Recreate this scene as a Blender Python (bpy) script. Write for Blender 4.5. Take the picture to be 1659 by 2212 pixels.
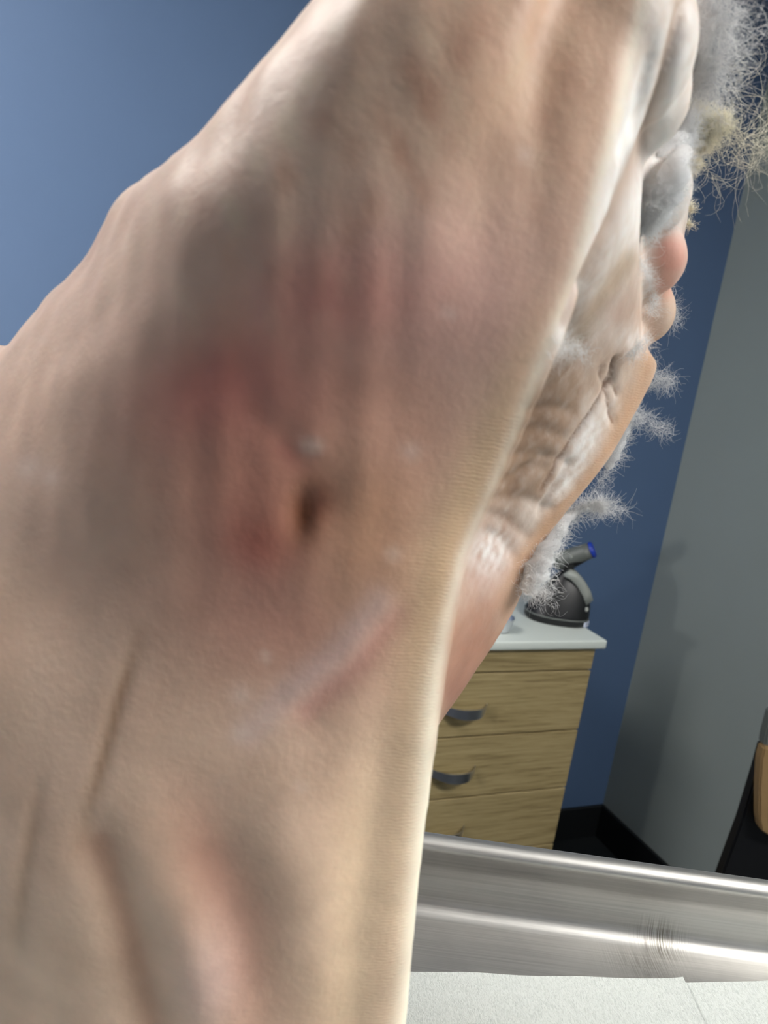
import bpy, bmesh, math, random
import numpy as np
from mathutils import Vector, Matrix

# ------------------------------------------------------------------ scene, camera
scn = bpy.context.scene
for o in list(bpy.data.objects):
    bpy.data.objects.remove(o)
COL = scn.collection
F = 1662.0                      # focal length in pixels of the 1659x2212 frame
H_CAM = 1.49                    # camera height above the floor
# rows: the room's axes X (along the blue wall), Y (towards it), Z (up) in camera axes (right, up, forward)
R = np.array([[0.91728673, -0.05830815, 0.39393554],
              [-0.37010667, 0.24030876, 0.89736991],
              [0.14699014, 0.96894368, -0.1988518]])
CAM = np.array([0.0, 0.0, H_CAM])
cd = bpy.data.cameras.new('camera')
cam = bpy.data.objects.new('camera', cd)
COL.objects.link(cam)
cam.matrix_world = Matrix(((R[0, 0], R[0, 1], -R[0, 2], 0), (R[1, 0], R[1, 1], -R[1, 2], 0),
                           (R[2, 0], R[2, 1], -R[2, 2], H_CAM), (0, 0, 0, 1)))
cd.sensor_fit = 'VERTICAL'
cd.sensor_height = 36
cd.lens = 36 * F / 2212
cd.clip_start = 0.005
cd.dof.use_dof = True
cd.dof.focus_distance = 0.23
cd.dof.aperture_fstop = 34
scn.camera = cam

# ------------------------------------------------------------------ world, exposure
wd = bpy.data.worlds.new('world')
scn.world = wd
wd.use_nodes = True
bgn = wd.node_tree.nodes['Background']
bgn.inputs[0].default_value = (0.95, 0.98, 1.0, 1)
bgn.inputs[1].default_value = 0.5
vs = scn.view_settings
vs.view_transform = 'Standard'
vs.look = 'None'
vs.exposure = 0.06
vs.gamma = 1
vs.use_curve_mapping = False
LIGHT_RIGHT = 42.0     # added unseen ceiling panel lighting the foot (emission strength)
LIGHT_LEFT = 25.0      # added unseen ceiling panel near the blue wall
LIGHT_LAMP = 250.0     # added lamp, out of view, brightening the blue wall

# ------------------------------------------------------------------ helpers
def cam2w(p):                       # camera axes in mm -> world in m
    return CAM + (np.asarray(p, float) * 0.001) @ R.T
def px3(x, y, z):                   # pixel and depth in mm -> camera axes in mm
    return np.array([(x - 829.5) / F * z, (1106 - y) / F * z, z])
def ray(x, y):
    return R @ np.array([x - 829.5, 1106 - y, F])
def hit(x, y, axis, val):           # pixel ray meets the plane axis = val (world)
    d = ray(x, y)
    t = (val - CAM[axis]) / d[axis]
    return CAM + d * t
def srgb(r, g, b):
    c = np.array([r, g, b]) / 255.0
    return np.where(c <= 0.04045, c / 12.92, ((c + 0.055) / 1.055) ** 2.4)

def tag(o, label=None, cat=None, group=None, kind=None):
    if label: o['label'] = label
    if cat: o['category'] = cat
    if group: o['group'] = group
    if kind: o['kind'] = kind
    return o
def empty(name, loc):
    o = bpy.data.objects.new(name, None)
    COL.objects.link(o)
    o.location = Vector(loc)
    return o
def link_mesh(name, me, mat, parent=None, smooth=False):
    o = bpy.data.objects.new(name, me)
    COL.objects.link(o)
    if mat: me.materials.append(mat)
    if smooth:
        me.polygons.foreach_set('use_smooth', [True] * len(me.polygons))
    if parent:
        o.parent = parent
        o.matrix_parent_inverse = Matrix.Translation(-parent.location)
    return o
def pyd(name, v, f, mat, parent=None, smooth=False):
    me = bpy.data.meshes.new(name)
    me.from_pydata([tuple(map(float, p)) for p in v], [], f)
    me.update()
    return link_mesh(name, me, mat, parent, smooth)
def box(name, lo, hi, mat, parent=None, bev=0.0, seg=2):
    bm = bmesh.new()
    bmesh.ops.create_cube(bm, size=1)
    c = [(a + b) / 2 for a, b in zip(lo, hi)]
    s = [b - a for a, b in zip(lo, hi)]
    for v in bm.verts:
        v.co = Vector((c[0] + v.co.x * s[0], c[1] + v.co.y * s[1], c[2] + v.co.z * s[2]))
    if bev:
        bmesh.ops.bevel(bm, geom=bm.edges[:], offset=bev, segments=seg, affect='EDGES', profile=0.5)
    me = bpy.data.meshes.new(name)
    bm.to_mesh(me); bm.free()
    return link_mesh(name, me, mat, parent, bev > 0 and seg > 2)
def loft_arrays(rings, cap=True):
    rings = np.asarray(rings)
    n, m = rings.shape[:2]
    v = rings.reshape(-1, 3)
    f = []
    for i in range(n - 1):
        for j in range(m):
            k = (j + 1) % m
            f.append((i * m + j, i * m + k, (i + 1) * m + k, (i + 1) * m + j))
    if cap:
        f.append(tuple(range(m))[::-1])
        f.append(tuple((n - 1) * m + j for j in range(m)))
    return v, f
def lathe(name, prof, origin, axis, mat, parent=None, n=32, smooth=True, sx=1.0):
    axis = Vector(axis).normalized()
    q = Vector((0, 0, 1)).rotation_difference(axis)
    rings = []
    for r, h in prof:
        rings.append([tuple(Vector(origin) + q @ Vector((sx * r * math.cos(2 * math.pi * k / n), r * math.sin(2 * math.pi * k / n), h))) for k in range(n)])
    v, f = loft_arrays(rings)
    return pyd(name, v, f, mat, parent, smooth)
def catmull(pts, n, closed=False):
    P = np.asarray(pts, float)
    m = len(P)
    if closed:
        t = np.linspace(0, m, n, endpoint=False)
    else:
        t = np.linspace(0, m - 1, n)
    i = np.minimum(np.floor(t).astype(int), m - 1 if closed else m - 2)
    u = (t - i)[:, None]
    g = (lambda k: P[k % m]) if closed else (lambda k: P[np.clip(k, 0, m - 1)])
    p0, p1, p2, p3 = g(i - 1), g(i), g(i + 1), g(i + 2)
    return 0.5 * (2 * p1 + (p2 - p0) * u + (2 * p0 - 5 * p1 + 4 * p2 - p3) * u ** 2 + (3 * p1 - p0 - 3 * p2 + p3) * u ** 3)

# ------------------------------------------------------------------ materials
def new_mat(name):
    m = bpy.data.materials.new(name)
    m.use_nodes = True
    return m, m.node_tree, m.node_tree.nodes['Principled BSDF']
def simple(name, col, rough=0.5, metal=0.0, noise=0.0, nscale=20, bump=0.0, bscale=200):
    m, nt, b = new_mat(name)
    b.inputs['Base Color'].default_value = (*col, 1)
    b.inputs['Roughness'].default_value = rough
    b.inputs['Metallic'].default_value = metal
    tc = nt.nodes.new('ShaderNodeTexCoord')
    if noise:
        n = nt.nodes.new('ShaderNodeTexNoise')
        n.inputs['Scale'].default_value = nscale
        n.inputs['Detail'].default_value = 6
        nt.links.new(tc.outputs['Object'], n.inputs['Vector'])
        r = nt.nodes.new('ShaderNodeValToRGB')
        r.color_ramp.elements[0].color = (*[c * (1 - noise) for c in col], 1)
        r.color_ramp.elements[1].color = (*[min(1, c * (1 + noise)) for c in col], 1)
        nt.links.new(n.outputs['Fac'], r.inputs['Fac'])
        nt.links.new(r.outputs['Color'], b.inputs['Base Color'])
    if bump:
        n = nt.nodes.new('ShaderNodeTexNoise')
        n.inputs['Scale'].default_value = bscale
        n.inputs['Detail'].default_value = 4
        nt.links.new(tc.outputs['Object'], n.inputs['Vector'])
        bp = nt.nodes.new('ShaderNodeBump')
        bp.inputs['Strength'].default_value = bump
        bp.inputs['Distance'].default_value = 0.001
        nt.links.new(n.outputs['Fac'], bp.inputs['Height'])
        nt.links.new(bp.outputs['Normal'], b.inputs['Normal'])
    return m
M_blue = simple('blue_wall_paint', srgb(74, 97, 129), 0.6, noise=0.03, nscale=6, bump=0.15, bscale=260)
M_grey = simple('grey_wall_paint', srgb(142, 150, 146), 0.6, noise=0.03, nscale=5, bump=0.15, bscale=260)
M_ceil = simple('ceiling_white', srgb(225, 225, 220), 0.8, noise=0.02)
M_floor = simple('black_vinyl', srgb(22, 26, 28), 0.55, noise=0.3, nscale=40)
M_skirt = simple('black_skirting', srgb(14, 17, 19), 0.5, noise=0.2, nscale=30)
M_top = simple('white_laminate', srgb(205, 212, 206), 0.35, noise=0.02, nscale=60)
M_black = simple('black_plastic', srgb(11, 12, 15), 0.42, noise=0.1, nscale=60)
M_dgrey = simple('dark_grey_plastic', srgb(92, 96, 92), 0.45, noise=0.06, nscale=40)
M_lgrey = simple('grey_plastic', srgb(140, 144, 138), 0.45, noise=0.05, nscale=40)
M_bluecap = simple('blue_cap', srgb(22, 52, 150), 0.4, noise=0.05)
M_chrome = simple('chrome', srgb(214, 216, 222), 0.3, 1.0, noise=0.02)
M_white = simple('white_label', srgb(215, 222, 240), 0.6, noise=0.02)
M_ink = simple('label_ink', srgb(60, 66, 84), 0.6, noise=0.02)
M_frame = simple('white_frame', srgb(230, 230, 228), 0.5, noise=0.02)
M_tan = simple('tan_panel', srgb(138, 112, 76), 0.5, noise=0.12, nscale=25)
M_carcass = simple('carcass_wood', srgb(110, 92, 62), 0.6, noise=0.1, nscale=30)

def wood():
    m, nt, b = new_mat('oak_laminate')
    tc = nt.nodes.new('ShaderNodeTexCoord')
    mp = nt.nodes.new('ShaderNodeMapping')
    mp.inputs['Scale'].default_value = (3.2, 3.2, 62)
    nt.links.new(tc.outputs['Object'], mp.inputs['Vector'])
    n = nt.nodes.new('ShaderNodeTexNoise')
    n.inputs['Scale'].default_value = 2.4
    n.inputs['Detail'].default_value = 9
    n.inputs['Roughness'].default_value = 0.62
    n.inputs['Distortion'].default_value = 0.6
    nt.links.new(mp.outputs[0], n.inputs['Vector'])
    r = nt.nodes.new('ShaderNodeValToRGB')
    e = r.color_ramp.elements
    e[0].position = 0.30; e[0].color = (*srgb(118, 102, 68), 1)
    e[1].position = 0.66; e[1].color = (*srgb(168, 151, 110), 1)
    k = e.new(0.46); k.color = (*srgb(150, 133, 93), 1)
    nt.links.new(n.outputs['Fac'], r.inputs['Fac'])
    nt.links.new(r.outputs['Color'], b.inputs['Base Color'])
    b.inputs['Roughness'].default_value = 0.5
    bp = nt.nodes.new('ShaderNodeBump')
    bp.inputs['Strength'].default_value = 0.12
    bp.inputs['Distance'].default_value = 0.001
    nt.links.new(n.outputs['Fac'], bp.inputs['Height'])
    nt.links.new(bp.outputs['Normal'], b.inputs['Normal'])
    return m
M_wood = wood()

def steel():
    m, nt, b = new_mat('brushed_steel')
    b.inputs['Metallic'].default_value = 1
    tc = nt.nodes.new('ShaderNodeTexCoord')
    mp = nt.nodes.new('ShaderNodeMapping')
    mp.inputs['Scale'].default_value = (12, 900, 900)
    nt.links.new(tc.outputs['Object'], mp.inputs['Vector'])
    n = nt.nodes.new('ShaderNodeTexNoise')
    n.inputs['Scale'].default_value = 2.0
    n.inputs['Detail'].default_value = 5
    nt.links.new(mp.outputs[0], n.inputs['Vector'])
    n2 = nt.nodes.new('ShaderNodeTexNoise')
    n2.inputs['Scale'].default_value = 30
    n2.inputs['Detail'].default_value = 8
    nt.links.new(tc.outputs['Object'], n2.inputs['Vector'])
    r = nt.nodes.new('ShaderNodeValToRGB')
    r.color_ramp.elements[0].position = 0.3
    r.color_ramp.elements[0].color = (*srgb(168, 166, 163), 1)
    r.color_ramp.elements[1].position = 0.7
    r.color_ramp.elements[1].color = (*srgb(202, 201, 197), 1)
    mx = nt.nodes.new('ShaderNodeMath'); mx.operation = 'ADD'
    m1 = nt.nodes.new('ShaderNodeMath'); m1.operation = 'MULTIPLY'; m1.inputs[1].default_value = 0.5
    m2 = nt.nodes.new('ShaderNodeMath'); m2.operation = 'MULTIPLY'; m2.inputs[1].default_value = 0.5
    nt.links.new(n.outputs['Fac'], m1.inputs[0]); nt.links.new(n2.outputs['Fac'], m2.inputs[0])
    nt.links.new(m1.outputs[0], mx.inputs[0]); nt.links.new(m2.outputs[0], mx.inputs[1])
    nt.links.new(mx.outputs[0], r.inputs['Fac'])
    # tarnish mark worn into the bend (own shape, stays put)
    at = nt.nodes.new('ShaderNodeAttribute'); at.attribute_name = 'tarnish'
    mix = nt.nodes.new('ShaderNodeMixRGB')
    mix.inputs[2].default_value = (*srgb(92, 86, 72), 1)
    n3 = nt.nodes.new('ShaderNodeTexNoise'); n3.inputs['Scale'].default_value = 3.0; n3.inputs['Detail'].default_value = 6
    mp3 = nt.nodes.new('ShaderNodeMapping'); mp3.inputs['Scale'].default_value = (900, 30, 30)
    nt.links.new(tc.outputs['Object'], mp3.inputs['Vector']); nt.links.new(mp3.outputs[0], n3.inputs['Vector'])
    mm = nt.nodes.new('ShaderNodeMath'); mm.operation = 'MULTIPLY'
    ra = nt.nodes.new('ShaderNodeMapRange'); ra.inputs[1].default_value = 0.38; ra.inputs[2].default_value = 0.6
    nt.links.new(n3.outputs['Fac'], ra.inputs[0])
    nt.links.new(at.outputs['Fac'], mm.inputs[0]); nt.links.new(ra.outputs[0], mm.inputs[1])
    nt.links.new(mm.outputs[0], mix.inputs[0])
    nt.links.new(r.outputs['Color'], mix.inputs[1])
    nt.links.new(mix.outputs[0], b.inputs['Base Color'])
    rr = nt.nodes.new('ShaderNodeMapRange')
    rr.inputs[3].default_value = 0.42; rr.inputs[4].default_value = 0.52
    nt.links.new(n.outputs['Fac'], rr.inputs[0])
    nt.links.new(rr.outputs[0], b.inputs['Roughness'])
    bp = nt.nodes.new('ShaderNodeBump')
    bp.inputs['Strength'].default_value = 0.12
    bp.inputs['Distance'].default_value = 0.0002
    nt.links.new(n.outputs['Fac'], bp.inputs['Height'])
    nt.links.new(bp.outputs['Normal'], b.inputs['Normal'])
    return m
M_steel = steel()

def paper():
    m, nt, b = new_mat('crepe_paper')
    b.inputs['Base Color'].default_value = (*srgb(222, 226, 220), 1)
    b.inputs['Roughness'].default_value = 0.9
    tc = nt.nodes.new('ShaderNodeTexCoord')
    mp = nt.nodes.new('ShaderNodeMapping')
    mp.inputs['Scale'].default_value = (2600, 900, 900)
    nt.links.new(tc.outputs['Object'], mp.inputs['Vector'])
    n = nt.nodes.new('ShaderNodeTexNoise')
    n.inputs['Scale'].default_value = 0.9
    n.inputs['Detail'].default_value = 5
    n.inputs['Distortion'].default_value = 1.2
    nt.links.new(mp.outputs[0], n.inputs['Vector'])
    bp = nt.nodes.new('ShaderNodeBump')
    bp.inputs['Strength'].default_value = 0.7
    bp.inputs['Distance'].default_value = 0.0006
    nt.links.new(n.outputs['Fac'], bp.inputs['Height'])
    nt.links.new(bp.outputs['Normal'], b.inputs['Normal'])
    r = nt.nodes.new('ShaderNodeValToRGB')
    r.color_ramp.elements[0].position = 0.3
    r.color_ramp.elements[0].color = (*srgb(170, 176, 172), 1)
    r.color_ramp.elements[1].position = 0.55
    r.color_ramp.elements[1].color = (*srgb(193, 198, 194), 1)
    nt.links.new(n.outputs['Fac'], r.inputs['Fac'])
    nt.links.new(r.outputs['Color'], b.inputs['Base Color'])
    return m
M_paper = paper()

def emis(name, col, s):
    m, nt, b = new_mat(name)
    b.inputs['Base Color'].default_value = (*col, 1)
    b.inputs['Emission Color'].default_value = (*col, 1)
    b.inputs['Emission Strength'].default_value = s
    return m

# ------------------------------------------------------------------ room
YB = 1.837                    # blue wall
XG = 1.775                    # grey wall
XL, YF, ZC = -1.30, -2.3, 2.66
T = 0.12
def struct(o):
    o['kind'] = 'structure'
    return o
struct(box('floor', (XL - T, YF - T, -0.1), (XG + T, YB + T, 0), M_floor))
struct(box('ceiling', (XL - T, YF - T, ZC), (XG + T, YB + T, ZC + 0.1), M_ceil))
struct(box('wall_back', (XL - T, YB, 0), (XG, YB + T, ZC), M_blue))
struct(box('wall_right', (XG, YF, 0), (XG + T, YB + T, ZC), M_grey))
struct(box('wall_front', (XL - T, YF - T, 0), (XG + T, YF, ZC), M_blue))
struct(box('wall_left', (XL - T, YF, 0), (XL, YB, ZC), M_blue))
# skirtings
SK = 0.117
struct(box('baseboard_back', (XL, YB - 0.012, 0), (XG - 0.012, YB, SK), M_skirt, bev=0.003))
struct(box('baseboard_right', (XG - 0.012, YF, 0), (XG, YB, SK), M_skirt, bev=0.003))
# ceiling light panels, added out of view to light foot and room
def added_ceiling_panel(x0, y0, x1, y1, label, strength):
    t = empty('added_ceiling_light', ((x0 + x1) / 2, (y0 + y1) / 2, ZC))
    tag(t, label, 'ceiling light')
    w = 0.025
    for lo, hi in (((x0, y0), (x1, y0 + w)), ((x0, y1 - w), (x1, y1)), ((x0, y0 + w), (x0 + w, y1 - w)), ((x1 - w, y0 + w), (x1, y1 - w))):
        box('frame', (*lo, ZC - 0.03), (*hi, ZC), M_frame, t, 0.003)
    box('diffuser', (x0 + w, y0 + w, ZC - 0.02), (x1 - w, y1 - w, ZC - 0.008), emis('added_light_diffuser', (1.0, 0.97, 0.93), strength), t)
added_ceiling_panel(0.75, -1.00, 1.60, -0.40, 'added white framed ceiling light panel, out of view, lighting the foot', LIGHT_RIGHT)
added_ceiling_panel(-1.20, 0.50, -0.45, 1.30, 'added square white framed ceiling light panel, out of view, near the blue wall', LIGHT_LEFT)

# unseen lamp added on the left to brighten the blue wall
el = empty('added_wall_lamp', (-0.86, 0.40, 0))
tag(el, 'added white lamp on a floor stand, out of view, brightening the blue wall', 'lamp')
lathe('base', [(0.14, 0), (0.145, 0.006), (0.14, 0.02), (0.03, 0.035)], (-0.86, 0.40, 0), (0, 0, 1), M_frame, el, 36)
lathe('pole', [(0.013, 0.03), (0.013, 1.24)], (-0.86, 0.40, 0), (0, 0, 1), M_chrome, el, 16)
LH, LD = Vector((-0.80, 0.47, 1.27)), Vector((0.40, 1.0, 0.16)).normalized()
lathe('arm', [(0.010, -0.02), (0.010, 0.11)], (-0.86, 0.40, 1.235), (LH - Vector((-0.86, 0.40, 1.235))), M_chrome, el, 12)
sh = lathe('shade', [(0.02, -0.02), (0.045, 0.0), (0.085, 0.05), (0.112, 0.13), (0.114, 0.13), (0.088, 0.048), (0.048, -0.004), (0.02, -0.024)], LH, LD, M_frame, el, 32)
lathe('bulb', [(0.02, 0.02), (0.07, 0.045), (0.075, 0.05), (0.05, 0.058), (0.01, 0.06)], LH, LD, emis('added_lamp_bulb', (1.0, 0.96, 0.90), LIGHT_LAMP), el, 24)

# ------------------------------------------------------------------ drawer cabinet, worktop
YC = 1.4
ZT = H_CAM - 0.4193 * YC        # worktop top
ZU = H_CAM - 0.4347 * YC        # worktop underside
XC0, XC1 = 0.575, 0.872 * YC
cab = empty('drawer_cabinet', ((XC0 + XC1) / 2, (YC + YB) / 2, 0))
tag(cab, 'light oak drawer cabinet with bow handles against the blue wall', 'cabinet')
zd = [H_CAM - k * YC for k in (0.4360, 0.4785, 0.5921, 0.7052, 0.8187, 0.9320)]
box('carcass', (XC0, YC + 0.02, zd[-1]), (XC1, YB - 0.014, ZU), M_carcass, cab, 0.001)
box('plinth', (XC0, YC + 0.06, 0), (XC1, YB - 0.014, zd[-1]), M_skirt, cab)
GAP = 0.0022
box('top_rail', (XC0, YC, zd[1] + GAP), (XC1, YC + 0.0198, zd[0]), M_wood, cab, 0.0012)
XH = 0.885
def handle(z, parent):
    n, half = 20, 0.058
    rings = []
    for i in range(n + 1):
        t = -1 + 2 * i / n
        x = XH + half * t
        out = 0.036 * (1 - abs(t) ** 2.6) + 0.001
        dx, dy = half, -0.036 * 2.6 * (abs(t) ** 1.6) * math.copysign(1, t) * -1
        L = math.hypot(dx, dy)
        nx, ny = -dy / L, dx / L
        hw = 0.0085 + 0.0035 * (1 - t * t)
        c = (x, YC - out)
        th = 0.0022
        rings.append([(c[0] - nx * th, c[1] + ny * th, z - hw), (c[0] + nx * th, c[1] - ny * th, z - hw),
                      (c[0] + nx * th, c[1] - ny * th, z + hw), (c[0] - nx * th, c[1] + ny * th, z + hw)])
    v, f = loft_arrays(rings)
    return pyd('handle', v, f, M_chrome, parent)
for i in range(4):
    d = box('drawer', (XC0, YC, zd[i + 2] + GAP), (XC1, YC + 0.0198, zd[i + 1] - GAP), M_wood, cab, 0.0012)
    zm = zd[i + 2] + (zd[i + 1] - zd[i + 2]) * 0.47
    h = handle(zm, None)
    h.parent = d
wt = box('worktop', (XC0 - 0.02, YC - 0.018, ZU), (0.8835 * YC, YB - 0.001, ZT), M_top, None, 0.004, 3)
tag(wt, 'white laminate worktop on the oak drawer cabinet', 'worktop')

# ------------------------------------------------------------------ desk device on the worktop
c0 = hit(1203, 1343, 2, ZT)
dev = empty('desktop_device', c0)
tag(dev, 'black desktop device with grey arm and blue capped head on the worktop', 'device')
def DP(u, s, h):                 # u along camera-right on the worktop, s away from the camera, h up
    r2 = np.array([0.927, -0.374]); a2 = np.array([0.374, 0.927])
    p = np.array(c0[:2]) + r2 * u + a2 * s
    return (p[0], p[1], c0[2] + h)
def sect(u0, u1, s0, s1, h, n=28, pw=2.4):
    out = []
    for k in range(n):
        a = 2 * math.pi * k / n
        ca, sa = math.cos(a), math.sin(a)
        x = math.copysign(abs(ca) ** (2 / pw), ca); y = math.copysign(abs(sa) ** (2 / pw), sa)
        out.append(DP((u0 + u1) / 2 + x * (u1 - u0) / 2, (s0 + s1) / 2 + y * (s1 - s0) / 2, h + 0.0))
    return out
base = [sect(-0.076, 0.076, -0.035, 0.075, 0.0), sect(-0.080, 0.080, -0.039, 0.079, 0.004), sect(-0.080, 0.080, -0.039, 0.078, 0.018),
        sect(-0.076, 0.080, -0.036, 0.074, 0.028), sect(-0.064, 0.078, -0.030, 0.066, 0.050), sect(-0.048, 0.070, -0.02, 0.056, 0.078),
        sect(-0.030, 0.054, -0.01, 0.046, 0.104), sect(-0.014, 0.036, 0.0, 0.038, 0.122), sect(-0.003, 0.022, 0.006, 0.03, 0.134)]
v, f = loft_arrays(base)
pyd('base', v, f, M_black, dev, True)
rim = [sect(-0.081, 0.081, -0.040, 0.080, 0.0165), sect(-0.0815, 0.0815, -0.0405, 0.0805, 0.018), sect(-0.081, 0.081, -0.040, 0.080, 0.0195), sect(-0.076, 0.078, -0.036, 0.076, 0.021)]
v, f = loft_arrays(rim)
pyd('base_rim', v, f, M_dgrey, dev, True)
# grey shoulder strip running over the right of the base
rings = []
for u, h, hw in ((0.004, 0.142, 0.006), (0.022, 0.136, 0.010), (0.042, 0.120, 0.012), (0.060, 0.098, 0.012), (0.071, 0.076, 0.011)):
    rings.append([DP(u - 0.012, -0.012 - hw * .3, h - 0.020), DP(u + 0.004, -0.010 - hw * .2, h - 0.004), DP(u + 0.004, 0.03, h - 0.002), DP(u - 0.012, 0.03, h - 0.02)])
v, f = loft_arrays(rings)
pyd('arm', v, f, M_lgrey, dev, True)
# neck and tilted head
lathe('neck', [(0.017, 0), (0.012, 0.012), (0.011, 0.022), (0.016, 0.034)], DP(0.008, 0.018, 0.126), (0.05, 0, 1), M_black, dev, 20)
ax = np.array(DP(1.0, -0.30, 0.66)) - np.array(DP(0, 0, 0))
hc = np.array(DP(-0.004, 0.016, 0.160))
axn = ax / np.linalg.norm(ax)
lathe('head', [(0.012, -0.034), (0.021, -0.028), (0.023, 0.0), (0.021, 0.045), (0.0195, 0.062)], hc, ax, M_dgrey, dev, 24)
lathe('cap', [(0.0198, 0.0622), (0.0205, 0.064), (0.0205, 0.069), (0.017, 0.072), (0.004, 0.073)], hc, ax, M_bluecap, dev, 24)
lathe('grip', [(0.016, -0.008), (0.0225, -0.004), (0.020, 0.02), (0.015, 0.046), (0.006, 0.05)], hc + np.array([0.001, -0.0005, -0.0075]), ax, M_black, dev, 20)
lathe('button', [(0.0035, 0), (0.0045, 0.001), (0.0035, 0.003)], hc + axn * 0.012 + (-np.array(ray(1225, 1220)) / np.linalg.norm(ray(1225, 1220))) * 0.0215, -Vector(ray(1225, 1220)), M_lgrey, dev, 12)
lathe('indicator', [(0.005, 0), (0.006, 0.001), (0.004, 0.003)], np.array(DP(0.061, -0.018, 0.048)), -Vector(ray(1250, 1300)), M_lgrey, dev, 12)
# small white label with printed lines on the foot of the base
def LP(u, h, o):
    # follow the rounded front-right of the base foot
    sq = 1 - min(1, abs(u / 0.081)) ** 2.4
    s = 0.02 - 0.0595 * max(0, sq) ** (1 / 2.4)
    return DP(u + o * .7, s - o, h)
us = [0.060 + 0.018 * i / 5 for i in range(6)]
v = [LP(u, h, 0.0016) for h in (0.003, 0.0155) for u in us] + [LP(u, h, 0.0002) for h in (0.003, 0.0155) for u in us]
f = [(i, i + 1, i + 7, i + 6) for i in range(5)] + [(12 + i, 18 + i, 19 + i, 13 + i) for i in range(5)]
f += [(i, 12 + i, 13 + i, i + 1) for i in range(5)] + [(6 + i, 7 + i, 19 + i, 18 + i) for i in range(5)] + [(0, 6, 18, 12), (5, 17, 23, 11)]
lo = pyd('label', v, f, M_white, dev)
for h in (0.0055, 0.0085, 0.0115):
    v = [LP(u, h + e, 0.0019) for e in (0, 0.0011) for u in us[1:5]] + [LP(u, h + e, 0.0012) for e in (0, 0.0011) for u in us[1:5]]
    f = [(i, i + 1, i + 5, i + 4) for i in range(3)] + [(8 + i, 12 + i, 13 + i, 9 + i) for i in range(3)] + [(i, 8 + i, 9 + i, i + 1) for i in range(3)] + [(4 + i, 5 + i, 13 + i, 12 + i) for i in range(3)] + [(0, 4, 12, 8), (3, 11, 15, 7)]
    o = pyd('print_line', v, f, M_ink, None); o.parent = lo; o.matrix_parent_inverse = Matrix.Identity(4)

# small steel bowl on the worktop, mostly behind the foot
c1 = hit(1078, 1362, 2, ZT)
t = lathe('steel_bowl', [(0.018, 0), (0.024, 0.002), (0.028, 0.016), (0.030, 0.034), (0.0315, 0.036), (0.0295, 0.0355), (0.027, 0.016), (0.022, 0.005), (0.004, 0.004)], c1, (0, 0, 1), M_chrome, None, 32)
tag(t, 'small shiny steel bowl on the worktop beside the black device', 'bowl')

# ------------------------------------------------------------------ chair by the grey wall
PC = hit(1640, 1700, 1, 0.98)
U2, A2 = np.array([0.927, -0.374, 0]), np.array([0.374, 0.927, 0])
ch = empty('side_chair', (PC[0] + 0.10, PC[1] - 0.06, 0))
tag(ch, 'black chair with a tan back pad in front of the grey wall', 'chair')
def on_plane(x, y, off):
    d = ray(x, y)
    t_ = ((PC + A2 * off - CAM) @ A2) / (d @ A2)
    return CAM + d * t_
def slab(name, pts, off, th, mat, bev=0.004):
    bm = bmesh.new()
    a_ = [bm.verts.new(tuple(on_plane(x, y, off))) for x, y in pts]
    b_ = [bm.verts.new(tuple(on_plane(x, y, off) + A2 * th)) for x, y in pts]
    n = len(pts)
    bm.faces.new(a_); bm.faces.new(b_[::-1])
    for k in range(n):
        bm.faces.new((a_[k], b_[k], b_[(k + 1) % n], a_[(k + 1) % n]))
    bmesh.ops.recalc_face_normals(bm, faces=bm.faces[:])
    bmesh.ops.bevel(bm, geom=bm.edges[:], offset=bev, segments=2, affect='EDGES')
    me = bpy.data.meshes.new(name); bm.to_mesh(me); bm.free()
    return link_mesh(name, me, mat, ch)
slab('back_frame', [(1650, 1612), (1636, 1664), (1602, 1775), (1566, 1872), (1540, 1945), (1700, 1985), (1850, 1985), (1850, 1612)], 0.02, 0.03, M_black)
slab('back_pad', [(1652, 1616), (1645, 1640), (1641, 1700), (1641, 1770), (1645, 1795), (1660, 1806), (1820, 1840), (1835, 1830), (1835, 1612)], -0.012, 0.028, M_tan, 0.003)
slab('head_rest', [(1668, 1540), (1655, 1590), (1651, 1613), (1835, 1608), (1835, 1530)], -0.004, 0.028, M_dgrey, 0.003)
zs = on_plane(1650, 1990, 0)[2]
sc = PC + U2 * 0.12
bm = bmesh.new()
def bm_box(bm, o, u0, u1, a0, a1, z0, z1):
    r_ = bmesh.ops.create_cube(bm, size=1)
    for v_ in r_['verts']:
        p_ = o + U2 * (u0 + (u1 - u0) * (v_.co.x + .5)) + A2 * (a0 + (a1 - a0) * (v_.co.y + .5))
        v_.co = Vector((p_[0], p_[1], z0 + (z1 - z0) * (v_.co.z + .5)))
bm_box(bm, sc, -0.16, 0.18, -0.36, 0.015, zs - 0.03, zs + 0.02)
bmesh.ops.bevel(bm, geom=bm.edges[:], offset=0.012, segments=3, affect='EDGES')
me = bpy.data.meshes.new('seat'); bm.to_mesh(me); bm.free()
link_mesh('seat', me, M_black, ch)
for u_, a_ in ((-0.14, -0.33), (0.14, -0.33), (-0.14, -0.02), (0.14, -0.02)):
    bm = bmesh.new()
    bm_box(bm, sc, u_, u_ + 0.025, a_, a_ + 0.025, 0, zs - 0.03)
    me = bpy.data.meshes.new('leg'); bm.to_mesh(me); bm.free()
    link_mesh('leg', me, M_dgrey, ch)
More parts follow.
